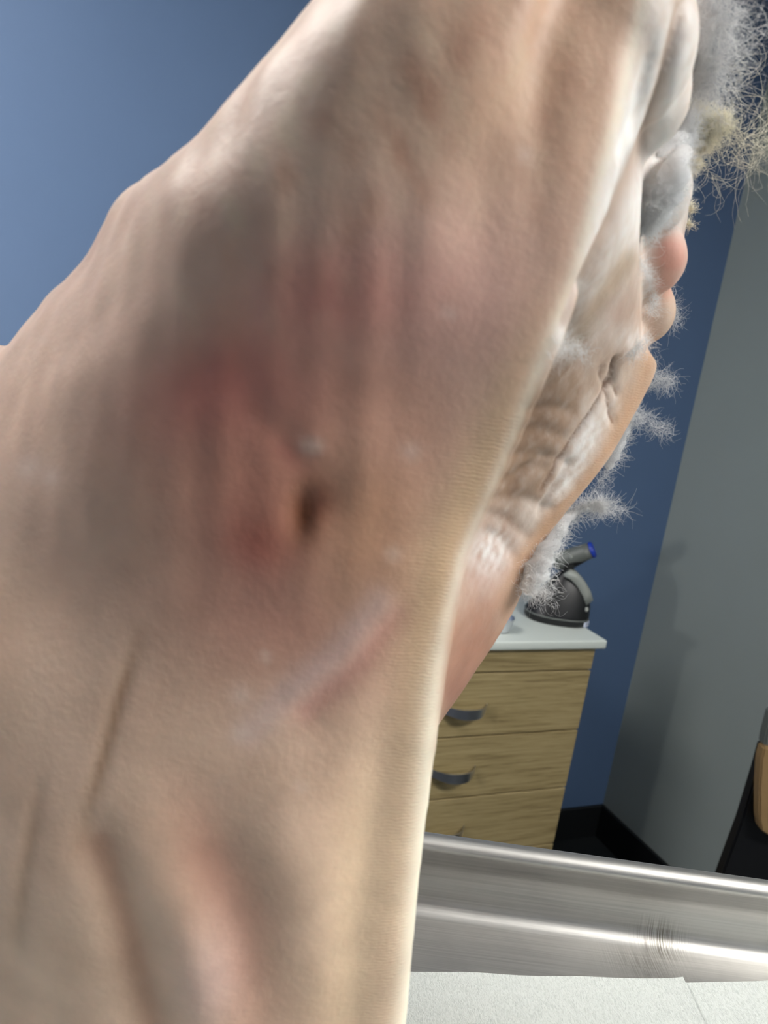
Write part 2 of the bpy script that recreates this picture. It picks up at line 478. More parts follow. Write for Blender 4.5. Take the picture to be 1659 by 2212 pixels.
# ------------------------------------------------------------------ steel tray and paper
ZTR = H_CAM - 0.1562
fa = hit(910, 1962, 2, ZTR + 0.0); fb = hit(1659, 2066, 2, ZTR)
ux = (fb - fa); ux /= np.linalg.norm(ux)
uy = np.cross([0, 0, 1.0], ux)
tray_c = fa + ux * 0.05
tray_q = Matrix((( ux[0], uy[0], 0, 0), (ux[1], uy[1], 0, 0), (0, 0, 1, 0), (0, 0, 0, 1)))
tray_M = Matrix.Translation(Vector((tray_c[0], tray_c[1], ZTR))) @ tray_q
# local: x along the far wall, y=0 at its bend, floor at z=0
tray = empty('instrument_tray', (tray_c[0], tray_c[1], ZTR))
tag(tray, 'brushed stainless steel tray with a rounded rim under the foot', 'tray')
def local_mesh(name, v, f, mat, smooth=True):
    o = pyd(name, v, f, mat, None, smooth)
    o.parent = tray
    o.matrix_parent_inverse = Matrix.Identity(4)
    o.matrix_local = tray_q
    return o
X0, X1, YN, YFAR = -0.29, 0.22, -0.30, 0.0
def rrect(off, r, z, n=7):
    pts = []
    x0, x1, y0, y1 = X0 - off, X1 + off, YN - off, YFAR + off
    for cx, cy, a0 in ((x1 - r, y1 - r, 0), (x0 + r, y1 - r, 90), (x0 + r, y0 + r, 180), (x1 - r, y0 + r, 270)):
        for k in range(n):
            a = math.radians(a0 + 90 * k / (n - 1))
            pts.append((cx + r * math.cos(a), cy + r * math.sin(a), z))
    # subdivide the long straight sides
    out = []
    for i, p in enumerate(pts):
        q = pts[(i + 1) % len(pts)]
        L = math.dist(p, q)
        m = max(1, int(L / 0.004)) if i % n == n - 1 else 1
        for k in range(m):
            out.append(tuple(a + (b - a) * k / m for a, b in zip(p, q)))
    return out
prof = [(-0.0295, 0), (-0.024, 0), (-0.019, 0), (-0.015, 0), (-0.011, 0), (-0.008, 0), (-0.0065, 0)]          # (offset, z) up the inside, over the rolled rim, down outside, back under
rb = 0.0050
for k in range(7):
    a = math.radians(90 * k / 6)
    prof.append((-rb + rb * math.sin(a), rb - rb * math.cos(a)))
HW = 0.0205
prof += [(0.0007, 0.009), (0.0014, HW - 0.003)]
for k in range(9):
    a = math.radians(180 - 200 * k / 8)
    prof.append((0.0014 + 0.0035 + 0.0035 * math.cos(a), HW - 0.003 + 0.0035 * math.sin(a)))
prof += [(0.0060, HW - 0.007), (0.0030, HW - 0.0078), (0.0024, 0.009), (0.001, 0.002), (-0.004, -0.0012)]
base_ring = rrect(0, 0.03, 0)
nb = len(base_ring)
def offset_ring(off, z):
    cx, cy = (X0 + X1) / 2, (YN + YFAR) / 2
    out = []
    for i, (x, y, _) in enumerate(base_ring):
        # outward normal of the rounded rectangle
        ix0, ix1, iy0, iy1 = X0 + 0.03, X1 - 0.03, YN + 0.03, YFAR - 0.03
        px, py = min(max(x, ix0), ix1), min(max(y, iy0), iy1)
        d = math.hypot(x - px, y - py) or 1
        out.append((x + (x - px) / d * off, y + (y - py) / d * off, z))
    return out
rings = [offset_ring(o_, z_) for o_, z_ in prof]
V = [p for r_ in rings for p in r_]
Fc = []
for i in range(len(rings) - 1):
    for j in range(nb):
        k = (j + 1) % nb
        Fc.append((i * nb + j, i * nb + k, (i + 1) * nb + k, (i + 1) * nb + j))
Fc.append(tuple(range(nb)))                                  # floor
Fc.append(tuple((len(rings) - 1) * nb + j for j in range(nb))[::-1])   # underside
pan = local_mesh('pan', V, Fc, M_steel)
inv = tray_M.inverted()
def tray_px(x, y):
    return inv @ Vector(hit(x, y, 2, ZTR))
tm = tray_px(1425, 2050)
ta = np.array([v_.co[:] for v_ in pan.data.vertices])
tv = np.exp(-((ta[:, 0] - tm.x) / 0.006) ** 2) * np.exp(-((ta[:, 1] + 0.001) / 0.006) ** 2) * (ta[:, 2] > -0.001) * np.clip((0.007 - ta[:, 2]) / 0.004, 0, 1) * 0.9
tm2 = tray_px(1392, 2085)
tv = np.maximum(tv, 0.5 * np.exp(-((ta[:, 0] - tm2.x) / 0.010) ** 2 - ((ta[:, 1] - tm2.y) / 0.005) ** 2) * (np.abs(ta[:, 2]) < 0.0005))
at = pan.data.attributes.new('tarnish', 'FLOAT', 'POINT')
at.data.foreach_set('value', tv.astype(np.float32))
# stand under the tray
def stand():
    bm = bmesh.new()
    def cyl(r0, r1, z0, z1, cx=-0.03, cy=-0.15):
        v0 = [bm.verts.new((cx + r0 * math.cos(a), cy + r0 * math.sin(a), z0)) for a in [2 * math.pi * k / 24 for k in range(24)]]
        v1 = [bm.verts.new((cx + r1 * math.cos(a), cy + r1 * math.sin(a), z1)) for a in [2 * math.pi * k / 24 for k in range(24)]]
        for k in range(24):
            bm.faces.new((v0[k], v0[(k + 1) % 24], v1[(k + 1) % 24], v1[k]))
        bm.faces.new(v0[::-1]); bm.faces.new(v1)
    cyl(0.025, 0.025, -ZTR + 0.03, -0.0012)
    return bm
bm = stand()
me = bpy.data.meshes.new('post'); bm.to_mesh(me); bm.free()
o = link_mesh('post', me, M_dgrey, None); o.parent = tray; o.matrix_local = tray_q
o = lathe('foot_plate', [(0.20, 0), (0.205, 0.004), (0.20, 0.015), (0.06, 0.03), (0.03, 0.035)], (0, 0, 0), (0, 0, 1), M_dgrey, None, 40)
o.parent = tray; o.matrix_local = tray_q @ Matrix.Translation((-0.03, -0.15, -ZTR))

# paper sheets lying on the tray floor
def grid_sheet(name, x0f, x1f, y0, y1f, z0, label, nx=160, ny=40, curl=0.0):
    # y1f(x): far edge; x0f/x1f(y): side edges, in tray coordinates
    v, f = [], []
    rnd = random.Random(4)
    for side in (0, 1):
        for j in range(ny + 1):
            for i in range(nx + 1):
                s = i / nx; t_ = j / ny
                ya = y0 + (y1f(0.5) - y0) * t_
                x = x0f(ya) + (x1f(ya) - x0f(ya)) * s
                y = y0 + (y1f(x) - y0) * t_
                lift = 0.00025 * (1 + math.sin(x * 170 + 2 * y * 90)) * (0.5 + 0.5 * math.sin(y * 150 + x * 35))
                lift += curl * math.exp(-(x1f(ya) - x) / 0.005)
                v.append((x, y, z0 + (0.0005 if side else 0) + lift))
    n1 = (nx + 1) * (ny + 1)
    for j in range(ny):
        for i in range(nx):
            a = j * (nx + 1) + i
            f.append((a, a + nx + 1, a + nx + 2, a + 1))
            f.append((n1 + a, n1 + a + 1, n1 + a + nx + 2, n1 + a + nx + 1))
    bd = [i for i in range(nx + 1)] + [j * (nx + 1) + nx for j in range(1, ny + 1)] + [ny * (nx + 1) + i for i in range(nx - 1, -1, -1)] + [j * (nx + 1) for j in range(ny - 1, 0, -1)]
    for a, b_ in zip(bd, bd[1:] + bd[:1]):
        f.append((a, b_, n1 + b_, n1 + a))
    o = pyd(name, v, f, M_paper, None, False)
    o.matrix_world = tray_M
    tag(o, label, 'paper')
    return o
e1, e2, e3 = tray_px(890, 2112), tray_px(1200, 2122), tray_px(1475, 2128)
s1, s2, e4 = tray_px(1472, 2130), tray_px(1510, 2212), tray_px(1659, 2124)
far = lambda x: float(np.interp(x, [X0, e1.x, e2.x, e3.x, e4.x, X1], [e1.y - 0.002, e1.y, e2.y, e3.y, e4.y, e4.y + .0]))
seam = lambda y: s1.x + (y - s1.y) * (s2.x - s1.x) / (s2.y - s1.y)
grid_sheet('paper_sheet', lambda y: X0 + 0.012, lambda y: seam(y), YN + 0.012, far, 0.0013, 'white crepe paper sheet in the tray directly under the heel', curl=0.0009)
grid_sheet('paper_sheet', lambda y: seam(y) - 0.012, lambda y: X1 - 0.012, YN + 0.012, lambda x: far(x) + 0.0002, 0.0001, 'white crepe paper sheet lapped under the heel sheet at the tray end')

# ------------------------------------------------------------------ the patient's foot (one continuous skin)
def section(W, Hh, b, ad, edge=1.0):
    c = [(-1 - b * .25, 10), (-0.6 - b * .07, 4.8), (0.7, 1.4), (4.0, 0.0), (9, .35 * ad), (.25 * W, ad), (.5 * W, .75 * ad), (.75 * W, .25 * ad),
         (W - 9, 0), (W - 3, 2), (W, 8), (W + 1, .25 * Hh), (W - 2, .42 * Hh), (.86 * W, .62 * Hh), (.68 * W, .84 * Hh), (.48 * W, .97 * Hh),
         (.28 * W, .99 * Hh), (.1 * W - .3 * b, .9 * Hh), (-.55 * b, .74 * Hh), (-b, .5 * Hh), (-.88 * b, .34 * Hh), (-.6 * b, .21 * Hh)]
    return catmull(c, 220, True)
ST = [  # M (camera mm), w, W, H, bulge, arch
    (np.array([2.6, -96, 121]), (0, 0, 1), 58, 76, 7, 0),
    (px3(884, 2212, 118), (0, 0, 1), 60, 84, 8, 1),
    (px3(912, 1900, 112), (.03, 0, 1), 60, 94, 10, 2),
    (px3(942, 1600, 107), (.19, -.08, 1), 63, 97, 13, 6),
    (px3(966, 1400, 104), (.31, -.05, .95), 66.5, 96, 16, 9),
    (px3(1003, 1200, 101), (.375, 0, .92), 67, 99, 20, 12),
    (px3(1090, 1000, 98), (.46, .05, .87), 68, 90, 22, 13),
    (px3(1180, 780, 93), (.46, .05, .87), 75, 86, 22, 10),
    (px3(1250, 600, 90.5), (.45, .03, .89), 80, 79, 20, 5),
    (px3(1340, 270, 88), (.34, -.15, .9), 86, 61, 16, 0),
    (px3(1400, 0, 87.5), (.29, -.20, .92), 86, 49, 12, 0),
    (np.array([32, 67, 87.]), (.27, -.23, .93), 84, 42, 9, 0),
    (np.array([34, 79, 88.]), (.26, -.28, .93), 76, 32, 2, 1),
]
def foot_rings():
    n = 140
    Ms = catmull([s[0] for s in ST], n)
    ws = catmull([np.array(s[1]) / np.linalg.norm(s[1]) for s in ST], n)
    pr = catmull([s[2:] for s in ST], n)
    rings = []
    for i in range(n):
        a = Ms[min(i + 1, n - 1)] - Ms[max(i - 1, 0)]
        a /= np.linalg.norm(a)
        w = ws[i] / np.linalg.norm(ws[i])
        d = np.cross(w, a); d /= np.linalg.norm(d)
        if d[0] > 0: d = -d
        s2 = section(*pr[i])
        rings.append(Ms[i] + s2[:, :1] * w + s2[:, 1:] * d)
    # rounded heel and front caps
    def capr(r, dirv, L):
        c = r.mean(0)
        out = []
        for t_ in np.linspace(0.12, 0.985, 10):
            out.append(c + (r - c) * math.sqrt(1 - t_ * t_) + dirv * L * t_)
        return out
    a0 = rings[0].mean(0) - rings[6].mean(0); a0 /= np.linalg.norm(a0)
    a1 = rings[-1].mean(0) - rings[-6].mean(0); a1 /= np.linalg.norm(a1)
    return capr(rings[0], a0, 31)[::-1] + rings + capr(rings[-1], a1, 7)
def tube_rings(path, rad, n=40, m=36, ell=1.0):
    P = catmull(path, n); r = np.interp(np.linspace(0, 1, n), np.linspace(0, 1, len(rad)), rad)
    rings = []
    up = np.array([0.3, 0.2, 1.0])
    for i in range(n):
        a = P[min(i + 1, n - 1)] - P[max(i - 1, 0)]; a /= np.linalg.norm(a)
        s = np.cross(a, up); s /= np.linalg.norm(s); t_ = np.cross(s, a)
        an = np.linspace(0, 2 * np.pi, m, endpoint=False)[:, None]
        rings.append(P[i] + r[i] * (np.cos(an) * s + ell * np.sin(an) * t_))
    c = rings[-1].mean(0); a = P[-1] - P[-2]; a /= np.linalg.norm(a)
    for t_ in np.linspace(.2, .98, 7):
        rings.append(c + (rings[n - 1] - c) * math.sqrt(1 - t_ ** 2) + a * r[-1] * .9 * t_)
    c = rings[0].mean(0); a = P[0] - P[1]; a /= np.linalg.norm(a)
    r0 = rings[0]
    pre = [c + (r0 - c) * math.sqrt(1 - t_ ** 2) + a * r[0] * .8 * t_ for t_ in np.linspace(.2, .98, 7)]
    return pre[::-1] + rings
parts = [foot_rings(),
         tube_rings([(-48, -23, 150), (-120, -10, 168), (-220, 8, 214), (-420, 62, 330)], [47, 52, 50, 51, 53], 60, 48)]
toes = [([(26, 60, 102), (25, 80, 105), (25, 94, 106), (25, 104, 107)], [15, 14, 14, 11]),
        ([(36, 60, 112), (41, 72, 122), (45, 77, 134), (48, 77, 142)], [8.5, 7.5, 7, 6]),
        ([(44, 54, 130), (49, 58, 142), (53.5, 59, 152), (55.5, 57.5, 157)], [8, 7, 6.5, 5.8]),
        ([(50, 48, 146), (53.5, 52, 155), (57, 55, 163), (58.3, 56, 167)], [7.5, 6.5, 6, 5.2]),
        ([(53, 41, 158), (56, 44.5, 165), (58.8, 48.8, 171), (59.8, 50.8, 174)], [7, 5.8, 4.8, 4.0])]
for pth, rad in toes:
    parts.append(tube_rings(pth, rad, 24, 24))
V, Fc = [], []
off = 0
for rg in parts:
    v, f = loft_arrays(np.array([[p for p in r_] for r_ in rg]) if len({len(r_) for r_ in rg}) == 1 else rg)
    V.append(v); Fc += [tuple(i + off for i in q) for q in f]; off += len(v)
V = np.concatenate(V)
me = bpy.data.meshes.new('skin_raw')
me.from_pydata([tuple(p) for p in V * 0.001], [], Fc)
bm = bmesh.new(); bm.from_mesh(me)
bmesh.ops.recalc_face_normals(bm, faces=bm.faces[:])
bm.to_mesh(me); bm.free()
tmp = bpy.data.objects.new('tmp_skin', me)
COL.objects.link(tmp)
md = tmp.modifiers.new('r', 'REMESH'); md.mode = 'VOXEL'; md.voxel_size = 0.00095; md.adaptivity = 0
dg = bpy.context.evaluated_depsgraph_get()
me2 = bpy.data.meshes.new_from_object(tmp.evaluated_get(dg))
bpy.data.objects.remove(tmp)
nv = len(me2.vertices)
co = np.empty(nv * 3); me2.vertices.foreach_get('co', co); co = co.reshape(-1, 3) * 1000     # camera mm
ed = np.empty(len(me2.edges) * 2, dtype=np.int64); me2.edges.foreach_get('vertices', ed); ed = ed.reshape(-1, 2)
deg = np.bincount(ed.ravel(), minlength=nv).astype(float)[:, None]
def lap(x):
    s = np.zeros_like(x)
    for k in range(x.shape[1]):
        s[:, k] = np.bincount(ed[:, 0], x[ed[:, 1], k], nv) + np.bincount(ed[:, 1], x[ed[:, 0], k], nv)
    return s / deg
def proj(c):
    return 829.5 + c[:, 0] / c[:, 2] * F, 1106 - c[:, 1] / c[:, 2] * F
# blend the ankle into the foot strongly, the rest lightly
ank = np.clip((-4 - co[:, 0]) / 25, 0, 1)
for it in range(170):
    L_ = lap(co)
    co = co + (L_ - co) * 0.6 * (1.0 if it < 10 else ank[:, None])
def normals(c):
    me2.vertices.foreach_set('co', (c * 0.001).ravel()); me2.update()
    nn = np.empty(nv * 3); me2.vertices.foreach_get('normal', nn)
    return nn.reshape(-1, 3)
nrm = normals(co)
PX, PY = proj(co)
# plantar ridge line in the picture, used to tell the medial side from the sole
RY = [-400, 0, 270, 600, 780, 1000, 1200, 1400, 1600, 1900, 2212, 2600]
RX = [1480, 1400, 1340, 1250, 1180, 1090, 1003, 966, 942, 912, 884, 850]
ridge = np.interp(PY, RY, RX)
view = -co / np.linalg.norm(co, axis=1)[:, None]
facing = (nrm * view).sum(1)

rs = np.random.RandomState(3)
def vnoise(p, s, seed):
    # cheap smooth value noise: a sum of rotated sine products
    r_ = np.random.RandomState(seed); o_ = np.zeros(len(p))
    for k in range(10):
        d_ = r_.normal(size=3); d_ /= np.linalg.norm(d_)
        o_ += np.sin(p @ d_ * (2 * np.pi / s) * r_.uniform(.6, 1.6) + r_.uniform(0, 6.28))
    return o_ / 4.0
def gl(x, y, rx, ry, ang=0):
    a = math.radians(ang); dx, dy = PX - x, PY - y
    u = dx * math.cos(a) + dy * math.sin(a); v_ = -dx * math.sin(a) + dy * math.cos(a)
    return np.exp(-(u / rx) ** 2 - (v_ / ry) ** 2)
def fade(y0, y1, y2, y3):
    return np.clip((PY - y0) / (y1 - y0), 0, 1) * np.clip((y3 - PY) / (y3 - y2), 0, 1)
def line(pts, wd):
    """soft mask along a polyline on the picture plane; wd = half width in px"""
    best = np.full(nv, 1e9)
    for (x0, y0), (x1, y1) in zip(pts[:-1], pts[1:]):
        dx, dy = x1 - x0, y1 - y0
        t_ = np.clip(((PX - x0) * dx + (PY - y0) * dy) / (dx * dx + dy * dy), 0, 1)
        best = np.minimum(best, (PX - x0 - t_ * dx) ** 2 + (PY - y0 - t_ * dy) ** 2)
    return np.exp(-best / wd ** 2)
med = (facing > -0.05) & (PX < ridge + 4)
sole = (facing > -0.05) & (PX >= ridge - 2) & (co[:, 0] > -5)
def soften(x, k=6):
    x = x.astype(float)[:, None]
    for _ in range(k): x = x + (lap(x) - x) * .7
    return x[:, 0]
m_, s_ = soften(med), soften(sole)
# ---- relief (mm along the normal)
D = np.zeros(nv)
D += m_ * (-1.3 * gl(652, 1108, 22, 52, 8) - 0.5 * gl(690, 1075, 45, 55) + 0.3 * gl(676, 1128, 14, 14) + 0.12 * gl(600, 1110, 30, 70))
D += m_ * (-0.4 * line([(570, 905), (615, 950), (660, 985)], 30) + 0.2 * gl(668, 962, 24, 16, 40))
D += m_ * (-0.35 * line([(860, 1330), (770, 1440), (660, 1535)], 26) + 0.3 * line([(830, 1320), (740, 1420), (640, 1490)], 26))
D += m_ * (-1.3 * fade(1600, 1850, 2150, 2400) * line([(400, 1650), (450, 1850), (520, 2000), (540, 2230)], 85) - 1.0 * line([(210, 1830), (270, 2010), (330, 2250)], 60))
D += m_ * (-0.35 * fade(1330, 1480, 1650, 1880) * line([(310, 1340), (260, 1500), (205, 1700), (140, 1900)], 16) - 0.35 * line([(85, 1700), (50, 1900), (30, 2100)], 14))
D += m_ * (1.6 * gl(440, 2080, 70, 200, -12) + 1.2 * gl(640, 1850, 90, 220, -8))
D += m_ * (-1.1 * fade(1330, 1650, 3000, 3001) * line([(880, 1330), (820, 1650), (770, 2000), (760, 2250)], 55))
D += m_ * 0.3 * vnoise(co, 9, 5) * gl(600, 500, 900, 700)
# arch wrinkles, cracks, toe-base folds on the sole
for k, (x0, y0, x1, y1) in enumerate([(1120, 930, 1215, 945), (1100, 985, 1230, 1000), (1085, 1040, 1180, 1010), (1070, 1075, 1190, 1100), (1055, 1110, 1140, 1160), (1130, 890, 1235, 890), (1180, 985, 1100, 1060), (1050, 1150, 1110, 1200)]):
    D -= s_ * 0.6 * line([(x0, y0), ((x0 + x1) / 2, (y0 + y1) / 2 - 12), (x1, y1)], 9)
for pts in ([(1330, 775), (1312, 835), (1285, 880), (1230, 960), (1170, 1060)], [(1330, 775), (1326, 820), (1314, 838), (1300, 812), (1298, 792)], [(1312, 838), (1318, 890), (1326, 915)], [(1326, 820), (1334, 850)], [(1230, 1000), (1190, 1060), (1165, 1110)]):
    D -= s_ * 0.8 * line(pts, 4.5)
D -= s_ * 1.2 * line([(1480, 0), (1430, 200), (1380, 350), (1330, 480), (1270, 600), (1215, 700)], 14)
D -= s_ * 0.8 * line([(1405, 120), (1380, 230), (1340, 330)], 12)
D -= s_ * 0.6 * line([(1365, 330), (1320, 480), (1260, 620)], 9)
D += s_ * 0.06 * vnoise(co, 5, 8)
co = co + nrm * D[:, None]
for it in range(2):
    co = co + (lap(co) - co) * 0.4
# ---- skin colour (redness, yellow plantar skin, dry white scale, painted rim light and arch shade)
def C3(*c): return srgb(*c)
colr = np.tile(C3(216, 186, 162), (nv, 1))
def paint(mask, c, k=1.0):
    global colr
    mm_ = np.clip(mask * k, 0, 1)[:, None]
    colr = colr * (1 - mm_) + C3(*c) * mm_
n1 = vnoise(co, 16, 11); n2 = vnoise(co, 6, 12); n3 = vnoise(co, 2.2, 13)
paint(m_ * np.clip(.5 + .5 * n1, 0, 1), (196, 160, 138), .35)
paint(m_ * gl(600, 1030, 400, 430), (186, 138, 120), .55)
paint(m_ * gl(1180, 150, 260, 320, 20), (206, 160, 130), .6)
paint(m_ * gl(950, 650, 330, 240), (216, 172, 160), .75)
paint(m_ * gl(720, 640, 190, 120), (196, 128, 118), .75)
paint(m_ * gl(480, 830, 170, 110, -25), (202, 118, 108), .8)
paint(m_ * gl(650, 870, 260, 120, -10), (188, 122, 112), .6)
paint(m_ * gl(560, 1060, 230, 190), (184, 122, 104), .75)
paint(m_ * gl(560, 1180, 90, 70, 20), (160, 84, 70), .8)
paint(m_ * gl(600, 1330, 260, 170, 20), (168, 112, 100), .6)
paint(m_ * gl(800, 1120, 130, 240), (198, 150, 118), .75)
paint(m_ * gl(850, 930, 160, 110), (206, 160, 140), .6)
paint(m_ * gl(668, 1105, 44, 66, 8), (156, 108, 82), .7)
paint(m_ * gl(656, 1106, 33, 62, 8), (112, 66, 40), .97)
paint(m_ * gl(625, 980, 45, 30, 45), (162, 104, 92), .6)
paint(m_ * gl(690, 1080, 36, 46), (150, 92, 72), .6)
paint(m_ * line([(860, 1330), (770, 1440), (660, 1535)], 30), (196, 136, 128), .45)
paint(m_ * line([(820, 1300), (720, 1420), (620, 1500), (540, 1580)], 34), (214, 190, 184), .45)
paint(m_ * fade(1600, 1850, 2100, 2400) * line([(400, 1650), (450, 1850), (520, 2000), (540, 2230)], 80), (172, 118, 102), .65)
paint(m_ * line([(210, 1830), (270, 2010), (330, 2250)], 40), (150, 104, 82), .6)
paint(m_ * fade(1330, 1480, 1650, 1880) * line([(310, 1340), (260, 1500), (205, 1700), (140, 1900)], 14), (136, 100, 66), .6)
paint(m_ * fade(1680, 1800, 1950, 2080) * line([(85, 1700), (50, 1900), (30, 2100)], 16), (150, 118, 90), .4)
paint(m_ * gl(450, 2120, 70, 130), (206, 178, 170), .6)
for x, y, r_ in ((684, 962, 14), (665, 965, 16), (888, 975, 16), (850, 1198, 14), (520, 1500, 18), (518, 1585, 16), (650, 1695, 9), (572, 1418, 10), (970, 675, 13), (60, 1010, 22), (110, 1030, 18), (1135, 335, 16)):
    paint(m_ * gl(x, y, r_ * 1.2, r_ * 1.2), (228, 206, 192), .4)
paint(m_ * np.clip(n2 - .2, 0, 1) * gl(760, 250, 500, 260, -30), (222, 200, 170), .6)
paint(m_ * np.clip(-n2 - .2, 0, 1) * gl(900, 250, 500, 300, -30), (186, 140, 118), .6)
# yellowish thick plantar skin by the ridge, rim light painted over pale edge skin
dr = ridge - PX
paint(m_ * np.exp(-((dr - 45) / 60) ** 2) * np.clip((PY - 500) / 500, 0, 1) * np.clip((2300 - PY) / 700, 0, 1), (224, 192, 150), .6)
paint(m_ * np.exp(-((dr - 130) / 90) ** 2) * np.clip((PY - 1500) / 300, 0, 1), (222, 196, 162), .6)
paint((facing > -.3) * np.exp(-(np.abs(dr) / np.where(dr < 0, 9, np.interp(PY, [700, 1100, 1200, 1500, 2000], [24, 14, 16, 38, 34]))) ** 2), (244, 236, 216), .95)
# sole
paint(s_, (190, 160, 136), .9)
paint(s_ * gl(1170, 890, 80, 150, 20), (112, 88, 70), .9)  # bare brown skin with the shade of the arch painted in
paint(s_ * gl(1120, 1080, 80, 120, 20), (128, 102, 82), .85)  # the painted arch shade carries on towards the heel
paint(s_ * gl(1290, 660, 90, 90), (160, 120, 106), .7)
paint(s_ * gl(1060, 1230, 70, 90), (206, 176, 166), .7)
paint(s_ * gl(1020, 1400, 90, 150, 20), (164, 118, 100), .85)
paint(s_ * gl(985, 1500, 50, 60), (140, 92, 80), .6)
n4 = vnoise(co, 9, 21) - 2 * gl(1150, 930, 70, 150, 25)
paint(s_ * gl(1410, 280, 110, 340, 15), (236, 232, 226), .75)
paint(s_ * gl(1445, 420, 60, 90, 0), (240, 238, 236), .8)
paint(s_ * np.clip(.35 + .5 * n4, 0, 1) * fade(-9999, -9998, 1180, 1400), (222, 210, 200), .6)
paint(s_ * np.clip(.1 + .5 * n3, 0, 1) * fade(-9999, -9998, 1180, 1400), (228, 222, 216), .2)
for x, y, rx, ry, a in ((1440, 150, 60, 240, 15), (1360, 330, 50, 190, 18), (1430, 420, 60, 110, 30), (1300, 520, 36, 150, 20), (1220, 730, 40, 40, 0), (1385, 740, 40, 30, 0), (1408, 620, 12, 60, -12), (1270, 950, 34, 90, 30), (1230, 1040, 24, 80, 35), (1060, 1190, 40, 50, 30)):
    paint(s_ * gl(x, y, rx, ry, a) * np.clip(.75 + .4 * n3, 0, 1), (242, 240, 238), .9)
paint(s_ * line([(1480, 0), (1430, 200), (1380, 350), (1330, 480), (1270, 600)], 16), (176, 148, 128), .8)
paint(s_ * line([(1360, 560), (1300, 640), (1240, 740)], 22), (172, 146, 116), .6)
for pts in ([(1330, 775), (1312, 835), (1285, 880), (1230, 960), (1170, 1060)], [(1330, 775), (1326, 820), (1314, 838), (1300, 812), (1298, 792)], [(1312, 838), (1318, 890), (1326, 915)], [(1326, 820), (1334, 850)]):
    paint(s_ * line(pts, 3.5), (110, 80, 62), .8)
lat = s_ * np.exp(-((PX - np.interp(PY, [700, 760, 860, 950, 1050, 1130, 1200, 1280], [1433, 1420, 1390, 1340, 1270, 1200, 1150, 1110]) + 12) / 26) ** 2) * fade(660, 740, 1200, 1420)
paint(lat, (196, 156, 124), .8)
paint(s_ * np.clip(1.6 * gl(1452, 550, 36, 44), 0, 1), (204, 148, 132), .9)
paint(s_ * np.clip(1.6 * gl(1440, 615, 20, 28), 0, 1), (212, 160, 142), .8)
me2.vertices.foreach_set('co', (CAM + (co * 0.001) @ R.T).ravel())
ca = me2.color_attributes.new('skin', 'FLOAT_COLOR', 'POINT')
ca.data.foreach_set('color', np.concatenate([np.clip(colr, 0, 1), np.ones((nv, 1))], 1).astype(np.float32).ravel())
ra_ = me2.attributes.new('plantar', 'FLOAT', 'POINT')
ra_.data.foreach_set('value', np.clip(np.exp(-((dr - 40) / 70) ** 2) * m_ * (PY > 900) * .45 + 0.25 * lat, 0, 1).astype(np.float32))
me2.update()
def skin_mat():
    m, nt, b = new_mat('skin')
    a = nt.nodes.new('ShaderNodeAttribute'); a.attribute_name = 'skin'
    tc = nt.nodes.new('ShaderNodeTexCoord')
    n = nt.nodes.new('ShaderNodeTexNoise'); n.inputs['Scale'].default_value = 900; n.inputs['Detail'].default_value = 6
    nt.links.new(tc.outputs['Object'], n.inputs['Vector'])
    n2 = nt.nodes.new('ShaderNodeTexNoise'); n2.inputs['Scale'].default_value = 120; n2.inputs['Detail'].default_value = 8
    nt.links.new(tc.outputs['Object'], n2.inputs['Vector'])
    hs = nt.nodes.new('ShaderNodeHueSaturation')
    mr = nt.nodes.new('ShaderNodeMapRange'); mr.inputs[1].default_value = .3; mr.inputs[2].default_value = .7; mr.inputs[3].default_value = .90; mr.inputs[4].default_value = 1.10
    nt.links.new(n2.outputs['Fac'], mr.inputs[0]); nt.links.new(mr.outputs[0], hs.inputs['Value'])
    nt.links.new(a.outputs['Color'], hs.inputs['Color'])
    nt.links.new(hs.outputs['Color'], b.inputs['Base Color'])
    b.inputs['Roughness'].default_value = 0.5
    b.inputs['Specular IOR Level'].default_value = 0.35
    b.inputs['Subsurface Weight'].default_value = 0.12
    b.inputs['Subsurface Radius'].default_value = (1.0, .4, .25)
    b.inputs['Subsurface Scale'].default_value = 0.002
    w_ = nt.nodes.new('ShaderNodeTexWave'); w_.bands_direction = 'Z'; w_.inputs['Scale'].default_value = 620; w_.inputs['Distortion'].default_value = 6; w_.inputs['Detail'].default_value = 2
    nt.links.new(tc.outputs['Object'], w_.inputs['Vector'])
    ad = nt.nodes.new('ShaderNodeMath'); ad.operation = 'MULTIPLY_ADD'
    pa = nt.nodes.new('ShaderNodeAttribute'); pa.attribute_name = 'plantar'
    nt.links.new(pa.outputs['Fac'], ad.inputs[1])
    nt.links.new(w_.outputs['Fac'], ad.inputs[0]); nt.links.new(n.outputs['Fac'], ad.inputs[2])
    bp = nt.nodes.new('ShaderNodeBump'); bp.inputs['Strength'].default_value = 0.3; bp.inputs['Distance'].default_value = 0.0003
    nt.links.new(ad.outputs[0], bp.inputs['Height'])
    nt.links.new(bp.outputs['Normal'], b.inputs['Normal'])
    return m
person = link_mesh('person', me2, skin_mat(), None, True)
tag(person, 'bare foot raised toes up with a small brown hole in the reddened inner arch', 'person')

